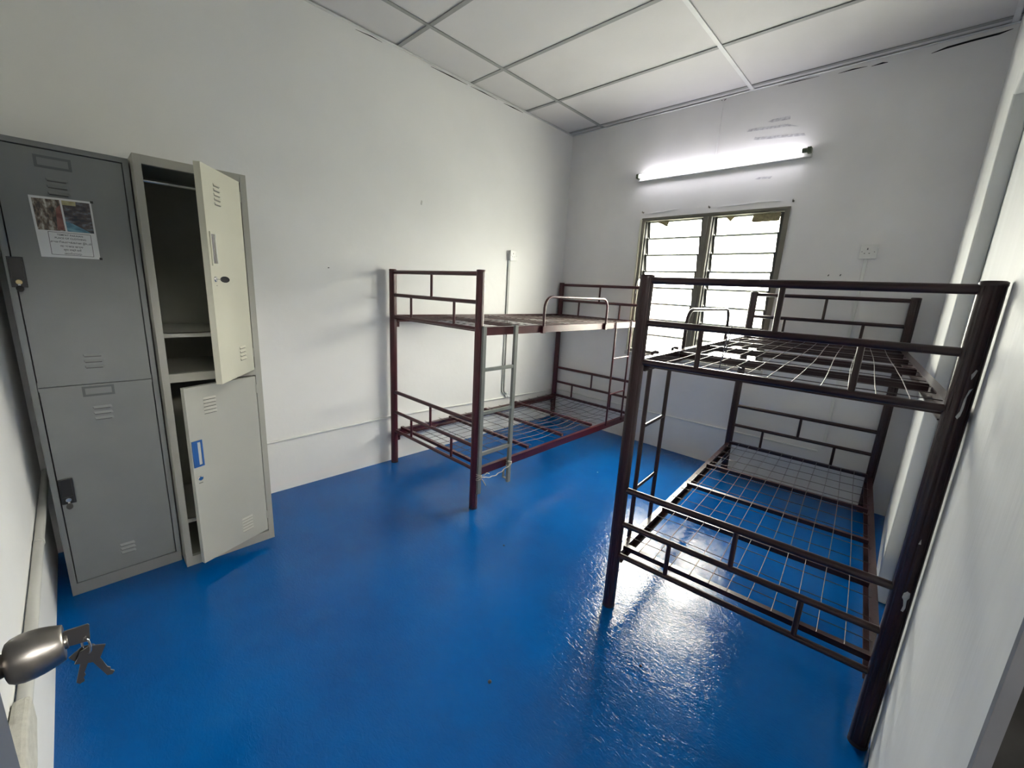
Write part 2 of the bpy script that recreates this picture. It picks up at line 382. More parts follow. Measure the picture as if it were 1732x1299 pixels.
for z in (.25, 1.0, 1.75):
    b = MB(); b.lathe([(0, .007), (.09, .007)], (2.803, -3.628, z), (0, 0, 1), 12)
    hg = b.build('hinge', 'satin_nickel'); hg.parent = door; hg.matrix_parent_inverse = Matrix.Translation((-2.80, 3.645, 0))
b = MB().use('frame_metal')
b.box(2.808, 2.8205, -2.868, -2.855, 0, 2.06); b.use('concrete_dark').box(2.8205, 2.96, -2.866, -2.855, -.02, 2.06); b.use('frame_metal'); b.box(2.809, 2.96, -3.632, -3.625, 0, 2.06); b.box(2.809, 2.96, -3.632, -2.858, 2.035, 2.075)
struct(b.build('trim_1', None), 'grey metal door frame at the right edge', 'door frame')
# ground outside the door; unseen wall and roof added to limit daylight
b = MB(); b.box(2.955, 4.6, -6.0, 1.0, -.17, -.02)
struct(b.build('floor', 'concrete_dark'), 'dark bare concrete ground outside the doorway', 'ground')
b = MB(); b.box(4.5, 4.6, -6.0, 1.0, -.02, 2.42); b.box(2.955, 4.5, -6.0, -5.9, -.02, 2.7)
struct(b.build('wall_light_block', 'concrete_dark'), 'unseen passage wall added to limit daylight at the doorway', 'wall')
b = MB(); b.box(2.955, 4.6, -6.0, 1.0, 2.7, 2.8)
struct(b.build('ceiling', 'concrete_dark'), 'unseen passage roof added to keep sky light off the doorway', 'roof')

# ------------------------------------------------------------------ bunk beds
def post_prof(r=.0245, n=40, fl=8, d=.0016):
    return [((r - d * (1 if math.cos(fl * 2 * math.pi * j / n) > .55 else 0)) * math.cos(2 * math.pi * j / n), (r - d * (1 if math.cos(fl * 2 * math.pi * j / n) > .55 else 0)) * math.sin(2 * math.pi * j / n)) for j in range(n)]
PP = post_prof()
def arch(y0, y1, z0, z1, r, x):
    pts = [(x, y0, z0)]
    for k in range(7):
        a = math.pi / 2 * k / 6; pts.append((x, y0 + r - r * math.cos(a), z1 - r + r * math.sin(a)))
    for k in range(7):
        a = math.pi / 2 * k / 6; pts.append((x, y1 - r + r * math.sin(a), z1 - r + r * math.cos(a)))
    pts.append((x, y1, z0)); return pts
def bunk(loc, rz, w, L, dz, M, label, guard, lad, loose=False, zs=1.0, pm=None):
    t = empty('bunk_bed', loc, rz); tag(t, label, 'bed')
    Hh = 1.385 + dz
    for x in (0, w):
        for y in (0, L):
            b = MB(); b.tube([(x, y, .006), (x, y, Hh - .004)], 0, prof=PP); 
            b.tube([(x, y, Hh - .012), (x, y, Hh - .003), (x, y, Hh)], [.0252, .0252, .021], 32)
            p = b.build('post', pm or M, t)
            f = MB(); f.tube([(x, y, 0), (x, y, .012)], .0255, 24); f.build('foot_cap', 'post_end', p)
    # end panels
    for y, s in ((0, 1), (L, -1)):
        for (zt_, zm, zb, nm_) in ((1.365 + dz, 1.213 + dz, 1.068 + dz, 'head_panel'), (.545, .395, .252, 'foot_panel')):
            b = MB(); r = .0105
            for z, rr in ((zt_, .0125), (zm, .0115), (zb, .0110)):
                b.tube([(.012, y, z), (w - .012, y, z)], rr, 12)
            e = b.build('end_panel', M, t)
            for x, za, zb_ in ((w / 2, zm, zt_), (w * .25, zb, zm), (w * .75, zb, zm)):
                c = MB(); c.tube([(x, y, za + .006), (x, y, zb_ - .006)], .0085, 10); c.build('spindle', M, e)
    # decks
    for zt_, lv in ((1.078 + dz, 'u'), (.252, 'l')):
        for x, sx in ((.0, 1), (w, -1)):
            b = MB(); xo = x
            b.box(min(xo - .010 * sx, xo + .004 * sx), max(xo - .010 * sx, xo + .004 * sx), .022, L - .022, zt_ - .047, zt_)
            b.box(min(xo + .004 * sx, xo + .026 * sx), max(xo + .004 * sx, xo + .026 * sx), .022, L - .022, zt_ - .047, zt_ - .043)
            b.box(min(xo - .010 * sx, xo + .016 * sx), max(xo - .010 * sx, xo + .016 * sx), .024, L - .024, zt_ - .004, zt_ - .0001)
            sr = b.build('side_rail', M, t)
            for y, sy in ((.024, 1), (L - .024, -1)):
                c = MB(); c.box(x - .004, x + .004, min(y, y + .022 * sy), max(y, y + .022 * sy), zt_ - .085, zt_ - .045)
                c.tube([(x - .008, y + .011 * sy, zt_ - .07), (x + .008, y + .011 * sy, zt_ - .07)], .006, 8)
                c.build('corner_bracket', M, sr)
        ys = [.048] + [.46, .90, 1.32, 1.66] + [L - .048]
        if lv == 'l': ys = [.052, .50, .89, 1.28, L - .052]
        zz = zt_ + (.013 if lv == 'l' else -.020)
        for y in ys:
            b = MB(); h = .020 if lv == 'l' else .026; b.box(.018 if lv == 'l' else .010, w - (.018 if lv == 'l' else .010), y - .0105, y + .0105, zz - h / 2, zz + h / 2)
            b.build('cross_slat', M, t)
        # welded wire mesh with a little sag
        b = MB(); nl = int(round((w - .03) / .068)); zw = zz + (.0115 if lv == 'l' else .0145)
        sag = .028 if loose and lv == 'l' else .006
        def zsag(x, y):
            d = 0
            for a, c in zip(ys[:-1], ys[1:]):
                if a <= y <= c: d = math.sin(math.pi * (y - a) / (c - a)) ** 1
            e = 1 if lv == 'l' else .6
            if loose and lv == 'l': k = max(0, min(1, (y - .5) / .4)) * (1 if x > w * .35 else .3)
            else: k = .6
            return -sag * d * k * e * (.7 + .3 * math.sin(x * 23 + y * 3))
        for i in range(1, nl):
            x = .015 + (w - .03) * i / nl
            pts = [(x + .004 * math.sin(y * 3.1 + i * 1.7), y, zw + zsag(x, y)) for y in [.04 + (L - .08) * k / 36 for k in range(37)]]
            b.tube(pts, .0015, 5)
        nc = int(round((L - .1) / .135))
        for j in range(1, nc + 1):
            y = .05 + .135 * (j - .45)
            if y > L - .06: continue
            pts = [(x, y, zw - .0025 + zsag(x, y)) for x in [.012 + (w - .024) * k / 14 for k in range(15)]]
            b.tube(pts, .0016, 5)
        b.build('wire_mesh', 'wire_metal', t)
    # guard loop on the outer side
    gx_, y0, y1 = guard
    b = MB(); b.tube(arch(y0, y1, 1.035 + dz, 1.258 + dz, .07, gx_), .0085, 12)
    g = b.build('guard_rail', M, t)
    for y in (y0, y1):
        c = MB(); c.box(gx_ - .010, gx_ + .010, y - .014, y + .014, 1.028 + dz, 1.070 + dz); c.build('guard_clip', M, g)
    # ladder
    lx, la, lb, rungs, r = lad
    b = MB()
    for y in (la, lb):
        b.tube([(lx, y, .235), (lx, y, 1.035 + dz)], r, 12)
        s = 1 if lx < w / 2 else -1
        b.tube([(lx, y, 1.02 + dz), (lx, y, 1.085 + dz), (lx + .012 * s, y, 1.089 + dz), (lx + .026 * s, y, 1.087 + dz)], r * .7, 8)
    ld = b.build('ladder', M, t)
    for z in rungs:
        c = MB(); c.tube([(lx, la, z), (lx, lb, z)], r * .85, 10); c.build('rung', M, ld)
    return t
bedL = bunk((.045, -1.95, 0), math.radians(.1), .897, 1.902, .018, 'bed_maroon', 'maroon metal bunk bed along the left wall with a loose grey ladder tied on', (.915, .535, 1.285), (.913, 1.45, 1.70, (.265, .505, .805), .0075), loose=True)
bedR = bunk((1.943, -2.04, 0), math.radians(4.1), .845, 1.938, 0, 'bed_dark', 'dark brown metal bunk bed close to the camera beside the right wall', (-.017, .57, 1.368), (-.018, .185, .425, (.475, .764), .0095), pm='bed_dark')

def on_bed(b, name, m, bed, label=None):
    o = b.build(name, m, bed)
    if label: o['label'] = label
    return o
# chips on the near right post (local coordinates of the right bed)
b = MB()
def chip(pts, yo=-.0262):
    b.poly([(.845 + x, yo + abs(x) * .35, z) for x, z in pts], (0, .003, 0))
chip([(.0, .548), (.006, .556), (.013, .552), (.014, .538), (.010, .528), (.012, .505), (.009, .492), (.004, .494), (.006, .51), (.003, .527), (-.001, .535)])
on_bed(b, 'paint_chip', 'paint_chip', bedR, 'pale keyhole-shaped chip in the dark paint')
b = MB()
chip([(.004, 1.163), (.010, 1.176), (.013, 1.174), (.010, 1.160), (.006, 1.150)])
on_bed(b, 'paint_chip', 'paint_chip', bedR, 'small pale chip high on the post')
b = MB()
chip([(-.002, 1.055), (.003, 1.070), (.004, 1.10), (.008, 1.125), (.014, 1.130), (.011, 1.120), (.008, 1.108), (.008, 1.08), (.006, 1.058), (.002, 1.050)])
on_bed(b, 'paint_chip', 'paint_chip', bedR, 'long pale scratch on the post')
b = MB(); chip([(.000, .70), (.003, .715), (.005, .70)]); on_bed(b, 'paint_chip', 'paint_chip', bedR)

# thin wire hooked over the near end of the right bed
b = MB()
pts = []
for k in range(20):
    a = k / 19; pts.append((.295 + .05 * math.sin(a * math.pi * 1.2) , .012 + .22 * math.sin(a * math.pi) , 1.235 - .16 * math.sin(a * math.pi * .5)))
th = math.radians(4.1)
def RB(p): return (1.943 + p[0] * math.cos(th) - p[1] * math.sin(th), -2.04 + p[0] * math.sin(th) + p[1] * math.cos(th), p[2])
ring = [(.30 - .012 + .0 , -.016, 1.09), (.298, -.016, 1.21), (.302, .0, 1.228), (.300, .014, 1.212), (.285, .05, 1.14), (.262, .10, 1.092), (.268, .16, 1.078), (.300, .19, 1.0755), (.325, .15, 1.076)]
b.tube([RB(p) for p in ring], .0016, 6)
tag(b.build('wire', 'wire_blue', loc=RB((.30, 0, 1.075))), 'thin dark bent wire hooked over the right bed end rail', 'wire')

# loose grey ladder tied to the left bed
th2 = math.radians(.1)
def LB(p): return (.045 + p[0] * math.cos(th2) - p[1] * math.sin(th2), -1.95 + p[0] * math.sin(th2) + p[1] * math.cos(th2), p[2])
lad = empty('ladder', LB((.925, .10, 0))); tag(lad, 'loose grey square-tube ladder tied to the left bunk bed', 'ladder')
def ladpart(b, name, m='ladder_grey', par=None):
    o = b.build(name, m, bevel=.0015); o.parent = par or lad
    if par is None: o.matrix_parent_inverse = Matrix.Translation(-lad.location)
    return o
for y in (.012, .268):
    b = MB(); x = .925
    b.box(x - .0095, x + .0095, y - .0125, y + .0125, .100, 1.098, )
    b.v = [LB(v) for v in b.v]
    st = ladpart(b, 'stile')
    b = MB(); b.box(x - .030, x - .0095, y - .010, y + .010, 1.100, 1.104); b.box(x - .0095, x + .0095, y - .010, y + .010, 1.098, 1.104)
    b.v = [LB(v) for v in b.v]
    ladpart(b, 'hook')
    b = MB(); b.box(x - .046, x - .043, y - .010, y + .010, .115, .165)
    b.box(x - .044, x - .0095, y - .010, y + .010, .115, .119)
    b.v = [LB(v) for v in b.v]
    ladpart(b, 'bracket')
for z in (.352, .602, .858):
    b = MB(); b.box(.925 - .008, .925 + .008, .0245, .2555, z - .010, z + .010)
    b.v = [LB(v) for v in b.v]; ladpart(b, 'rung')
# string tying it
b = MB()
pts = []
for k in range(31):
    a = k / 30; y = .012 + .256 * a; z = .215 - .045 * math.sin(a * math.pi * .9) * (1 - a * .5) + .02 * a
    pts.append(LB((.944 + .004 * math.sin(k), y, z)))
b.tube(pts, .0028, 6)
for yy, z0 in ((.012, .212), (.268, .232)):
    for q in range(4):
        loop = [LB((.925 + .0135 * math.cos(t_) * 1.25, yy + .0165 * math.sin(t_) * 1.1, z0 + q * .006 - .01 + .01 * math.sin(t_ + q))) for t_ in [2 * math.pi * k / 16 for k in range(16)]]
        b.tube(loop, .0024, 6, closed=True)
b.tube([LB((.943, .03, .215)), LB((.955, .05, .235)), LB((.95, .075, .22))], .0025, 6)
b.tube([LB((.943, .02, .20)), LB((.955, .035, .17)), LB((.948, .05, .15))], .0025, 6)
tag(b.build('string', 'string_grey', loc=LB((.94, .14, .2))), 'pale string tying the loose grey ladder to the left bed', 'string')

# ------------------------------------------------------------------ lockers
def label_frame(b, y0, y1, z0, z1, x, w=.007, d=.0015):
    b.box(x, x + d, y0, y1, z1 - w, z1); b.box(x, x + d, y0, y1, z0, z0 + w); b.box(x, x + d, y0, y0 + w, z0 + w, z1 - w); b.box(x, x + d, y1 - w, y1, z0 + w, z1 - w)
def carcass(y0, y1, x0, x1, h, doors, zmid, fw, base, m, mi, top=.032, mid=0.0):
    """open-fronted box, front at x1"""
    b = MB().use(m); t = .004
    b.box(x0, x1, y0, y0 + t, 0, h); b.box(x0, x1, y1 - t, y1, 0, h); b.box(x0, x1, y0 + t, y1 - t, h - t, h)
    b.box(x0, x0 + t, y0 + t, y1 - t, 0, h - t)
    b.box(x1 - .022, x1, y0 + t, y0 + fw, 0, h - t); b.box(x1 - .022, x1, y1 - fw, y1 - t, 0, h - t)
    b.box(x1 - .022, x1, y0 + fw, y1 - fw, h - top, h - t); b.box(x1 - .022, x1, y0 + fw, y1 - fw, .0, base)
    b.box(x1 - .022 - mid, x1 - mid, y0 + fw, y1 - fw, zmid - .018, zmid + .018)
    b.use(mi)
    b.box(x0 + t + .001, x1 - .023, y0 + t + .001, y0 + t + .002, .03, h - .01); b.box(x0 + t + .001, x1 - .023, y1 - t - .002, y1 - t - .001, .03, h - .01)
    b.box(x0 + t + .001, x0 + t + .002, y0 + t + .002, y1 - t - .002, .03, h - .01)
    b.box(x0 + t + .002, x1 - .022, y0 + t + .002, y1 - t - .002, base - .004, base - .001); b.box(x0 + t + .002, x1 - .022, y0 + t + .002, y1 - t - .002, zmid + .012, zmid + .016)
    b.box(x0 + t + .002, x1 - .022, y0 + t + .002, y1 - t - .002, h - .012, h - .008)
    return b
def lparent(o, root): o.parent = root; o.matrix_parent_inverse = Matrix.Translation(-root.location); return o
def key_mesh(p, d, m='black_plastic', s=1.0):
    """key with plastic bow: p hole position, d direction unit"""
    p = Vector(p); d = Vector(d).normalized(); up = Vector((0, 0, 1)); 
    if abs(d.z) > .8: up = Vector((0, 1, 0))
    side = d.cross(up).normalized()
    b = MB().use('chrome'); b.bar(p - d * .001, p + d * .012 * s, .006 * s, .0016)
    b.use(m)
    pts = []
    for k in range(14):
        a = 2 * math.pi * k / 14; pts.append(p + d * (.021 + .012 * math.cos(a)) * s + up * .0095 * math.sin(a) * s - side * .0012)
    b.poly(pts, side * .0024)
    return b

# grey locker (left)
X = .42; y0, y1 = -3.636, -3.281
lk = empty('locker', (.21, (y0 + y1) / 2, 0)); tag(lk, 'grey two-door steel locker with a paper notice, both doors shut', 'locker')
lparent(carcass(y0, y1, .012, X, 1.712, 2, .866, .017, .05, 'locker_grey', 'locker_inside', .018, .016).build('body', None, bevel=.0015), lk)
for (za, zb, q) in ((.866 + .0015, 1.690, 'u'), (.0535, .866 - .0015, 'l')):
    b = MB().use('locker_grey'); xa, xb = X - .015, X - .0008
    b.box(xa, xb, y0 + .0205, y1 - .0205, za, zb)
    zt_ = zb
    def louv(zc, yc, wdt, n=3, dz=.022):
        for k in range(n):
            z = zc - k * dz
            b.use('locker_grey').poly([(xb - .0002, yc - wdt / 2, z), (xb - .0002, yc - wdt / 2, z + .010), (xb + .0045, yc - wdt / 2 + .004, z)], (0, wdt, 0))
            b.use('slot_dark').box(xb, xb + .0008, yc - wdt / 2 + .003, yc + wdt / 2 - .003, z - .0035, z - .0005)
    if q == 'u': louv(1.592, -3.478, .052, 3); louv(.975, -3.462, .052, 3)
    else: louv(.768, -3.460, .052, 3); louv(.158, -3.455, .045, 3, .018)
    d = lparent(b.build('door', None), lk); d['label'] = ('upper' if q == 'u' else 'lower') + ' shut grey door'
    c = MB(); yc = -3.480 if q == 'u' else -3.462; zc = 1.650 if q == 'u' else .838
    label_frame(c, yc - .045, yc + .045, zc - .020, zc + .020, xb, .008)
    o = c.build('label_holder', 'locker_emboss'); o.parent = d;
    # cup handle
    hy0, hy1, hz0, hz1 = (-3.629, -3.591, 1.226, 1.328) if q == 'u' else (-3.615, -3.576, .402, .504)
    c = MB(); 
    c.box(xb, xb + .004, hy0, hy1, hz0, hz1); label_frame(c, hy0, hy1, hz0, hz1, xb + .004, .005, .004)
    c.box(xb + .004, xb + .012, hy0 + .004, hy1 - .004, hz0 + .004, hz0 + .030)
    o = c.build('handle', 'black_plastic', bevel=.001); o.parent = d
    yk = (hy0 + hy1) / 2
    c = MB(); c.lathe([(0, .0085), (.004, .0085), (.005, .007)], (xb + .011, yk, hz0 + .018), (1, 0, 0), 20)
    o = c.build('lock', 'brass' if q == 'u' else 'chrome'); o.parent = d
    c = key_mesh((xb + .014, yk, hz0 + .014), (.55, 0, -.85) if q == 'u' else (.25, 0, -.97), s=1.0)
    o = c.build('key', None); o.parent = d
# notice
nx = X + .0002
pn = empty('notice', (nx, -3.475, 1.436)); tag(pn, 'white paper notice with two photos and text stuck on the grey locker', 'notice')
b = MB(); b.poly([(nx, -3.552, 1.536), (nx, -3.400, 1.539), (nx, -3.398, 1.337), (nx, -3.547, 1.334)], (.0006, 0, 0))
lparent(b.build('sheet', 'paper'), pn)
b = MB(); b.use('print_brown').poly([(nx + .0007, -3.546, 1.528), (nx + .0007, -3.480, 1.531), (nx + .0007, -3.477, 1.427), (nx + .0007, -3.543, 1.425)], (.0003, 0, 0))
b.use('print_red').poly([(nx + .0011, -3.492, 1.500), (nx + .0011, -3.4805, 1.515), (nx + .0011, -3.4775, 1.430), (nx + .0011, -3.496, 1.430)], (.0002, 0, 0))
lparent(b.build('photo', None), pn)
b = MB(); b.use('print_dark').poly([(nx + .0007, -3.475, 1.531), (nx + .0007, -3.405, 1.532), (nx + .0007, -3.404, 1.428), (nx + .0007, -3.472, 1.427)], (.0003, 0, 0))
b.use('print_tan').poly([(nx + .0011, -3.475, 1.531), (nx + .0011, -3.440, 1.5315), (nx + .0011, -3.441, 1.517), (nx + .0011, -3.4748, 1.516)], (.0002, 0, 0))
b.use('print_blue').poly([(nx + .0011, -3.4735, 1.462), (nx + .0011, -3.455, 1.455), (nx + .0011, -3.430, 1.440), (nx + .0011, -3.412, 1.4285), (nx + .0011, -3.472, 1.4275)], (.0002, 0, 0))
lparent(b.build('photo', None), pn)
b = MB().use('ink'); label_frame(b, -3.521, -3.414, 1.344, 1.422, nx + .0007, .0013, .0003)
lparent(b.build('text_border', None), pn)
lines = [('TEMPAT PAKAIAN', 1.4135, .0080), ('PLACE OF CLOTHING', 1.4025, .0080), ('\u0ba4\u0bc1\u0ba3\u0bbf\u0b95\u0bb3\u0bc1\u0b95\u0bcd\u0b95\u0bbe\u0ba9 \u0b87\u0b9f\u0bae\u0bcd', 1.389, .0085), ('\u09aa\u09cb\u09b6\u09be\u0995\u09c7\u09b0 \u099c\u09be\u09af\u09bc\u0997\u09be', 1.375, .0080), ('\u0932\u0941\u0917\u093e \u0930\u093e\u0916\u094d\u0928\u0947 \u0920\u093e\u0909\u0901', 1.363, .0080), ('\u1021\u101d\u1010\u103a\u1011\u102c\u1038\u101b\u102c', 1.351, .0075)]
for s, z, sz in lines:
    cu = bpy.data.curves.new('lettering', 'FONT'); cu.body = s; cu.size = sz; cu.align_x = 'CENTER'; cu.extrude = .0001
    cu.offset = .0001
    o = bpy.data.objects.new('lettering', cu); COL.objects.link(o)
    dg = bpy.context.evaluated_depsgraph_get(); me = bpy.data.meshes.new_from_object(o.evaluated_get(dg)); bpy.data.objects.remove(o)
    me.transform(Matrix.Rotation(math.radians(90), 4, 'Z') @ Matrix.Rotation(math.radians(90), 4, 'X'))
    me.materials.clear(); me.materials.append(MT['ink'])
    o = bpy.data.objects.new('lettering', me); COL.objects.link(o); o.location = (nx + .0009, -3.4675, z - .003); lparent(o, pn)
for (y, z) in ((-3.396, 1.5375), (-3.3945, 1.339)):
    b = MB(); b.box(nx - .0005, nx + .0012, y - .006, y + .002, z - .004, z + .004)
    lparent(b.build('tape', 'black_tape'), pn)

# beige locker (right), both doors ajar
X = .499; y0, y1 = -3.276, -2.914
lk2 = empty('locker', (.28, (y0 + y1) / 2, 0)); tag(lk2, 'beige two-door steel locker with both doors hanging open', 'locker')
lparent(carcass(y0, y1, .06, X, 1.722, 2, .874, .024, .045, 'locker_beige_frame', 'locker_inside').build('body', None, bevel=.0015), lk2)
b = MB(); b.box(.066, X - .03, y0 + .008, y1 - .008, 1.056, 1.060); b.box(X - .034, X - .03, y0 + .008, y1 - .008, 1.040, 1.060)
o = lparent(b.build('shelf', 'locker_beige_frame'), lk2)
b = MB(); b.box(.066, X - .03, y0 + .008, y1 - .008, .215, .219); b.box(X - .034, X - .03, y0 + .008, y1 - .008, .199, .219)
lparent(b.build('shelf', 'locker_beige_frame'), lk2)
b = MB(); b.tube([(X - .05, y0 + .008, 1.640), (X - .05, y1 - .008, 1.640)], .006, 12)
lparent(b.build('hanging_rail', 'chrome'), lk2)
def ajar(hx, hy, fx, fy, z0, z1, m, up):
    d = Vector((fx - hx, fy - hy, 0)); wdt = .305; u = d.normalized(); n = Vector((-u.y, u.x, 0))
    if n.y < 0 and False: n = -n
    # outward normal faces away from the locker: towards +x/+y side
    if n.x < 0: n = -n
    M4 = Matrix(((u.x, n.x, 0, hx), (u.y, n.y, 0, hy), (0, 0, 1, 0), (0, 0, 0, 1)))   # local x along door from hinge, local y outward
    b = MB().use(m); t = .003
    b.box(0, wdt, -t, 0, z0, z1, M4)
    for (a, c) in ((0, .0015), (wdt - .0015, wdt)): b.box(a, c, -.021, -t, z0, z1, M4)
    b.box(.0015, wdt - .0015, -.021, -t, z0, z0 + .0015, M4); b.box(.0015, wdt - .0015, -.021, -t, z1 - .0015, z1, M4)
    b.box(wdt - .014, wdt - .0015, -.0225, -.021, z0, z1, M4)
    def louv(xc, zc, wd, n_, dz):
        for k in range(n_):
            z = zc - k * dz; e = -.0002
            pts = [M4 @ Vector((xc - wd / 2, e, z)), M4 @ Vector((xc - wd / 2, e, z + .009)), M4 @ Vector((xc - wd / 2 + .003, .0045, z))]
            b.use(m).poly(pts, (M4.to_3x3() @ Vector((wd - .003, 0, 0))))
            b.use('slot_dark').box(xc - wd / 2 + .003, xc + wd / 2 - .003, 0, .0006, z - .0035, z - .001, M4)
    if up: louv(.203, 1.629, .05, 5, .0165); louv(.102, 1.000, .058, 4, .0165)
    else: louv(.212, .792, .055, 5, .0150); louv(.100, .172, .055, 5, .0150)
    door = lparent(b.build('door', None), lk2)
    door['label'] = 'cream upper door standing open, tone lightened for the lamp it faces' if up else 'pale grey lower door standing ajar'
    def sub(c, name, mm=None, bv=0):
        o = c.build(name, mm, bevel=bv); o.parent = door; return o
    def fr(c, a0, a1, za, zb, w, h):
        c.box(a0, a1, 0, h, zb - w, zb, M4); c.box(a0, a1, 0, h, za, za + w, M4); c.box(a0, a0 + w, 0, h, za + w, zb - w, M4); c.box(a1 - w, a1, 0, h, za + w, zb - w, M4)
    if up:
        c = MB().use('locker_cream_lit'); fr(c, .253, .289, 1.336, 1.459, .008, .003); c.use('chrome').box(.261, .281, .0002, .0015, 1.344, 1.451, M4)
        c.box(.262, .268, .0015, .009, 1.345, 1.450, M4)
        sub(c, 'handle')['label'] = 'silver recessed handle'
        c = MB(); c.lathe([(0, .0105), (.003, .0105), (.004, .008)], (.276, 0, 1.287), (0, 1, 0), 20, M4); sub(c, 'lock', 'chrome')
        p = M4 @ Vector((.276, .004, 1.287)); dd = M4.to_3x3() @ Vector((-.35, .94, 0))
        sub(key_mesh(p, dd, s=1.25), 'key')['label'] = 'black headed key in the lock'
        c = MB(); c.box(.266, .273, 0, .0006, 1.262, 1.264, M4); sub(c, 'vent_slit', 'slot_dark')
    else:
        c = MB().use('blue_plastic'); fr(c, .261, .301, .509, .624, .007, .004); c.box(.281, .294, 0, .0045, .516, .617, M4)
        c.use('pvc_grey').box(.268, .281, .0004, .002, .518, .615, M4)
        sub(c, 'handle')['label'] = 'blue framed handle'
        c = MB(); c.lathe([(0, .0105), (.004, .0105), (.005, .008)], (.282, 0, .457), (0, 1, 0), 20, M4); sub(c, 'lock', 'chrome')
        c = MB(); c.box(.274, .290, 0, .0006, .434, .4365, M4); sub(c, 'vent_slit', 'slot_dark')
    # hinges
    for z in (z0 + .06, z1 - .08):
        c = MB(); c.lathe([(0, .004), (.04, .004)], (.0, -.002, z), (0, 0, 1), 10, M4); sub(c, 'hinge', m)
ajar(.5035, -2.942, .75, -3.120, .884, 1.690, 'locker_cream_lit', True)
ajar(.5035, -2.942, .615, -3.225, .060, .852, 'locker_door_grey', False)

# ------------------------------------------------------------------ lamp, conduits, sockets
lamp = empty('fluorescent_lamp', (1.364, 0, 2.28)); tag(lamp, 'lit fluorescent tube on a white batten above the window', 'lamp')
def rot_lamp(v): return v
b = MB(); b.box(.752, 1.976, -.038, -.001, 2.256, 2.300)
lparent(b.build('batten', 'batten', bevel=.004), lamp)
for x, m in ((.762, 'batten_end'), (1.966, 'batten_end')):
    b = MB(); b.box(x - .011, x + .011, -.080, -.038, 2.272, 2.306)
    lparent(b.build('lamp_holder', m, bevel=.003), lamp)
b = MB(); b.tube([(.776, -.062, 2.290), (1.952, -.062, 2.290)], .0135, 20)
lparent(b.build('fluorescent_tube', 'tube_glow'), lamp)
b = MB(); b.tube([(1.925, -.062, 2.290), (1.953, -.062, 2.290)], .0142, 20); lparent(b.build('tube_cap', 'batten_end'), lamp)
b = MB(); b.box(1.345, 1.357, -.007, -.0005, 2.335, 2.748); b.box(1.339, 1.361, -.010, -.0005, 2.300, 2.345)
tag(b.build('cable_cover', 'wall_paint_back', bevel=.002, loc=(1.35, 0, 2.3)), 'thin white cable cover rising from the lamp to the ceiling', 'cable cover')
# skirting conduit: along the left wall, then the back wall
b = MB()
zl = lambda y: .292 + (-y) * .0285 if y > -1.9 else .346 - (-y - 1.9) * .016
b.tube([(.009, y, zl(y)) for y in [-2.90 + .1 * k for k in range(29)]] + [(.009, -.012, .292)], .0075, 12)
tag(b.build('conduit', 'pvc_white', loc=(.011, -1.4, .32)), 'white round conduit running low along the left wall', 'conduit')
b = MB(); b.tube([(.02 + .1 * k, -.009, .303 + .002 * math.sin(k)) for k in range(12)] + [(1.2 + .1 * k, -.009, .306 + .0012 * k) for k in range(12)] + [(2.345, -.009, .322)], .0075, 12)
tag(b.build('conduit', 'pvc_white', loc=(1.2, -.011, .31)), 'white round conduit running low along the back wall', 'conduit')
b = MB(); b.tube([(.011, -.745, .325), (.011, -.745, .36)], .016, 14); b.tube([(.012, -.765, .325), (.012, -.725, .325)], .015, 14)
tag(b.build('conduit_joint', 'pvc_white', bevel=.002, loc=(.011, -.745, .33)), 'white tee joint on the low conduit under the left socket', 'pipe fitting')
# left socket with trunking
def socket(loc, face, label, cat_loc):
    """face: function mapping (u along wall, v up, d out) to world"""
    t = empty('wall_socket', loc); tag(t, label, 'socket')
    def bx(b, u0, u1, v0, v1, d0, d1):
        p = [face(u0, v0, d0), face(u1, v1, d1)]
        b.box(*[f(p[0][i], p[1][i]) for i in range(3) for f in (min, max)])
    b = MB(); bx(b, -.038, .038, -.038, .038, 0.0005, .026); lparent(b.build('back_box', 'socket_white', bevel=.002), t)
    b = MB(); bx(b, -.043, .043, -.043, .043, .026, .034); fp = lparent(b.build('face_plate', 'socket_white', bevel=.002), t)
    b = MB(); bx(b, .022, .034, .006, .028, .034, .037); lparent(b.build('switch', 'socket_white', bevel=.001), t)
    b = MB(); bx(b, -.010, -.004, .010, .022, .034, .0345); bx(b, -.022, -.015, -.012, -.008, .034, .0345); bx(b, .001, .008, -.012, -.008, .034, .0345)
    bx(b, -.034, -.030, -.002, .002, .034, .0348); bx(b, .026, .030, -.004, .000, .034, .0348)
    lparent(b.build('socket_hole', 'slot_dark'), t)
socket((0, -.758, 1.60), lambda u, v, d: (d, -.758 + u, 1.60 + v), 'white wall socket on the left wall above the left bed', None)
socket((2.378, 0, 1.652), lambda u, v, d: (2.378 + u, -d, 1.652 + v), 'white wall socket on the back wall above the right bed', None)
b = MB(); b.box(.001, .012, -.800, -.776, 1.09, 1.562)
b.box(.001, .010, -.806, -.796, .37, 1.09)
b.box(.001, .010, -.778, -.768, .37, 1.09); b.tube([(.008, -.801, .38), (.010, -.79, .355), (.011, -.76, .34)], .005, 8); b.tube([(.008, -.773, .38), (.010, -.765, .36), (.011, -.75, .345)], .005, 8)
tag(b.build('cable_trunking', 'trunk_grey', bevel=.0015, loc=(0, -.78, .4)), 'grey cable trunking dropping from the left wall socket', 'cable trunking')
b = MB(); b.box(2.362, 2.380, -.012, -.0005, .345, 1.614)
tag(b.build('cable_trunking', 'pvc_white', bevel=.002, loc=(2.37, 0, .4)), 'white cable trunking dropping from the back wall socket', 'cable trunking')
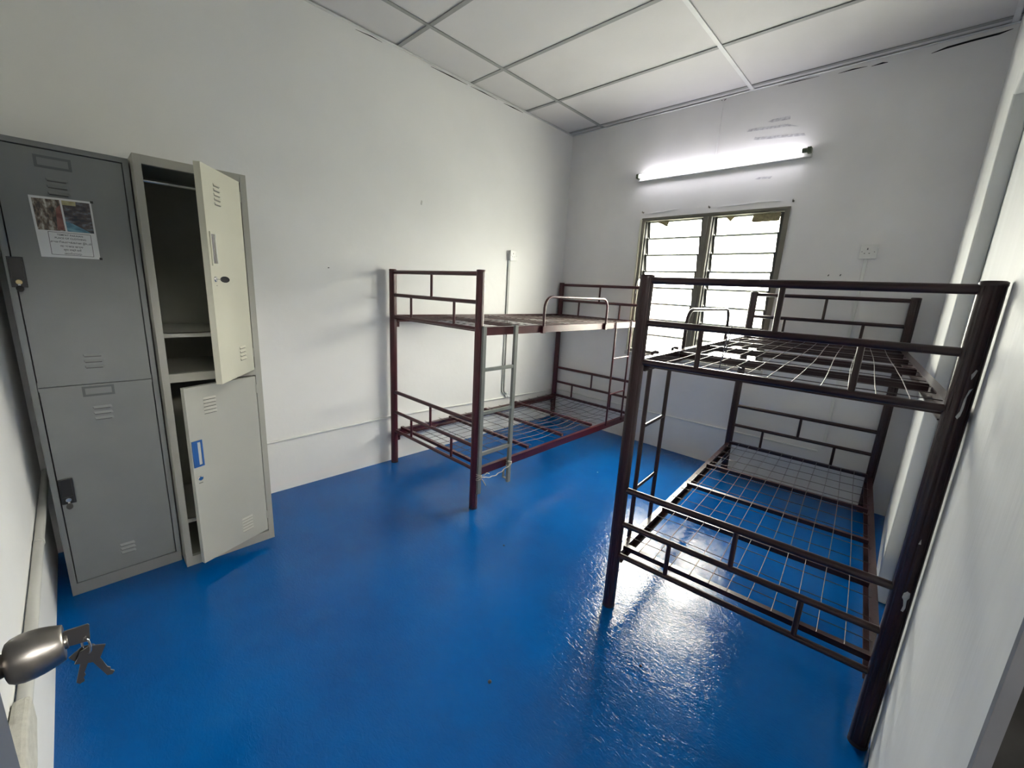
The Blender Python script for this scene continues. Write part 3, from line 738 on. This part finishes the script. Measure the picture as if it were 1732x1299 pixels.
# thick pipe on the front wall with a plaster lump at its end
b = MB(); b.tube([(.01, -3.666, .412), (1.05, -3.666, .412), (1.495, -3.666, .412)], .0125, 18); b.tube([(.72, -3.666, .412), (.735, -3.666, .412)], .0145, 18)
tag(b.build('pipe', 'pvc_grey', loc=(.8, -3.658, .405)), 'thick pale pipe running along the front wall beside the locker', 'pipe')
b = MB(); b.poly([(1.498, -3.6795, .375), (1.498, -3.6795, .440), (1.60, -3.6795, .450), (1.70, -3.6795, .43), (1.70, -3.6795, .37), (1.60, -3.6795, .345)], (0, .028, 0))
tag(b.build('pipe_box', 'plaster_lump', bevel=.008, loc=(1.6, -3.66, .4)), 'rough plastered box where the thick pipe ends near the knob', 'pipe box')

# hooks over the window, nails, stains as small real things
for x, z, lb_ in ((.816, 2.010, 'leftmost of three rusty hooks above the window'), (1.363, 2.004, 'middle of three rusty hooks above the window'), (1.915, 1.996, 'rightmost of three rusty hooks above the window')):
    b = MB(); b.tube([(x, 0, z), (x, -.018, z), (x + .002, -.026, z - .006), (x + .002, -.024, z + .008)], .003, 8); b.lathe([(0, .007), (.003, .006)], (x, -.0005, z), (0, -1, 0), 12)
    tag(b.build('hook', 'window_frame', loc=(x, 0, z)), lb_, 'hook', 'hooks above the window')
for x, z, lb_ in ((2.198, 1.512, 'small dark nail in the back wall left of the socket'), (2.261, 1.514, 'small bent dark nail nearest the back wall socket')):
    b = MB(); b.tube([(x, 0, z), (x, -.01, z), (x - .002, -.014, z - .008)], .0028, 8)
    tag(b.build('nail', 'debris_dark', loc=(x, 0, z)), lb_, 'nail', 'nails beside the back socket')
b = MB(); b.tube([(0, -2.368, 1.381), (.012, -2.368, 1.381)], .0025, 8); tag(b.build('nail', 'debris_dark', loc=(0, -2.368, 1.381)), 'small dark nail in the left wall beside the beige locker', 'nail')
b = MB(); b.poly([(.0004, -1.699, 1.862), (.0004, -1.688, 1.858), (.0004, -1.684, 1.885), (.0004, -1.694, 1.89)], (.0012, 0, 0))
tag(b.build('plaster_mark', 'pvc_grey', loc=(0, -1.69, 1.87)), 'small grey filler mark high on the left wall', 'wall mark')
for k, (p, lb_) in enumerate(((((1.545, 2.492), (1.560, 2.507), (1.800, 2.492), (1.868, 2.464), (1.80, 2.478)), 'long grey tape scrap above the lamp, middle of three'),
                              (((1.601, 2.432), (1.607, 2.449), (1.63, 2.443), (1.905, 2.416), (1.915, 2.400), (1.62, 2.427)), 'grey tape scrap just above the lamp, lowest of three'),
                              (((1.672, 2.531), (1.700, 2.541), (1.806, 2.541), (1.808, 2.519), (1.700, 2.522)), 'short grey tape scrap above the lamp, topmost of three'),
                              (((1.650, 2.168), (1.675, 2.177), (1.760, 2.174), (1.748, 2.160), (1.668, 2.163)), 'short grey tape scrap between lamp and window'))):
    b = MB(); b.poly([(x, -.0004, z) for x, z in p], (0, -.0008, 0))
    tag(b.build('tape_scrap', 'tape_grey', loc=(p[0][0], 0, p[0][1])), lb_, 'tape', 'tape scraps on the back wall')
# peeling plaster ridge over the window
b = MB()
for seg in (((.83, 1.997), (.92, 2.002), (.98, 2.003), (1.06, 2.012), (1.12, 2.014)), ((1.42, 2.004), (1.56, 2.004), (1.7, 2.010), (1.84, 2.004))):
    b.tube([(x, -.001, z + random.uniform(-.002, .002)) for x, z in seg], [.0015] + [.0035] * (len(seg) - 2) + [.0015], 6)
tag(b.build('plaster_ridge', 'wall_paint_back', loc=(1.3, 0, 2.0)), 'cracked plaster ridge on the wall just above the window', 'wall mark')
# floor debris
for x, y, m, lb_, s in ((1.858, -2.666, 'debris_dark', 'dark crumb in the middle of the open floor', .010), (2.188, -2.226, 'debris_dark', 'dark crumb lying in the floor glare by the right bed', .008), (1.341, -2.081, 'debris_dark', 'dark crumb on the floor between the two beds', .007), (.809 + .35, -.90, 'debris_white', 'pale crumb on the floor beyond the left bed', .006)):
    b = MB(); n = 9
    b.tube([(x, y, .0003), (x + s * .2, y + s * .1, s * .35), (x + s * .4, y, s * .5)], [s * .7, s * .6, s * .2], 7)
    tag(b.build('crumb', m, loc=(x, y, 0)), lb_, 'debris')

# keys in the door knob
ks = empty('key_bunch', (1.985, -3.535, .852)); tag(ks, 'bunch of metal keys hanging from the satin door knob', 'keys')
b = MB(); b.poly([(1.9845, -3.553, .8635), (1.9845, -3.551, .8655), (1.9845, -3.531, .8635), (1.9845, -3.530, .861), (1.9845, -3.5315, .8410), (1.9845, -3.534, .839), (1.9845, -3.550, .8420), (1.9845, -3.553, .8445)], (.0018, 0, 0))
lparent(b.build('key', 'key_metal', bevel=.0004), ks)
ring = [(1.985 + .0012 + .0105 * math.sin(t_) * .35, -3.5362 + .0035 * math.sin(t_), .8345 + .0115 * math.cos(t_)) for t_ in [2 * math.pi * k / 24 for k in range(24)]]
b = MB(); b.tube(ring, .0010, 6, closed=True); b.tube([(p[0] + .0016, p[1] + .0008, p[2]) for p in ring], .0010, 6, closed=True)
lparent(b.build('key_ring', 'chrome'), ks)
def flat_key(bow, tip, xoff, name='key'):
    b = MB(); bow = Vector((1.985 + xoff, *bow)); tip = Vector((1.985 + xoff, *tip)); d = (tip - bow).normalized(); n = Vector((0, d.z, -d.y))
    s = .0150
    pts = [bow - d * s * .95 + n * s * .35, bow - d * s * .2 + n * s * 1.05, bow + d * s * .55 + n * s * .35, bow + d * s * .65 + n * .0037, tip - d * .003 + n * .0037, tip, tip - d * .002 - n * .0037]
    q = (tip - bow).length
    for k in range(4): pts += [tip - d * (.004 + .0035 * k) - n * (.0022 if k % 2 else .0037)]
    pts += [bow + d * s * .65 - n * .0037, bow + d * s * .55 - n * s * .35, bow - d * s * .2 - n * s * 1.05, bow - d * s * .95 - n * s * .35]
    b.poly(pts, (.0018, 0, 0)); lparent(b.build(name, 'key_metal', bevel=.0003), ks)
flat_key((-3.5385, .8180), (-3.5480, .7815), -.0025)
flat_key((-3.5330, .8175), (-3.5185, .7775), .0010)
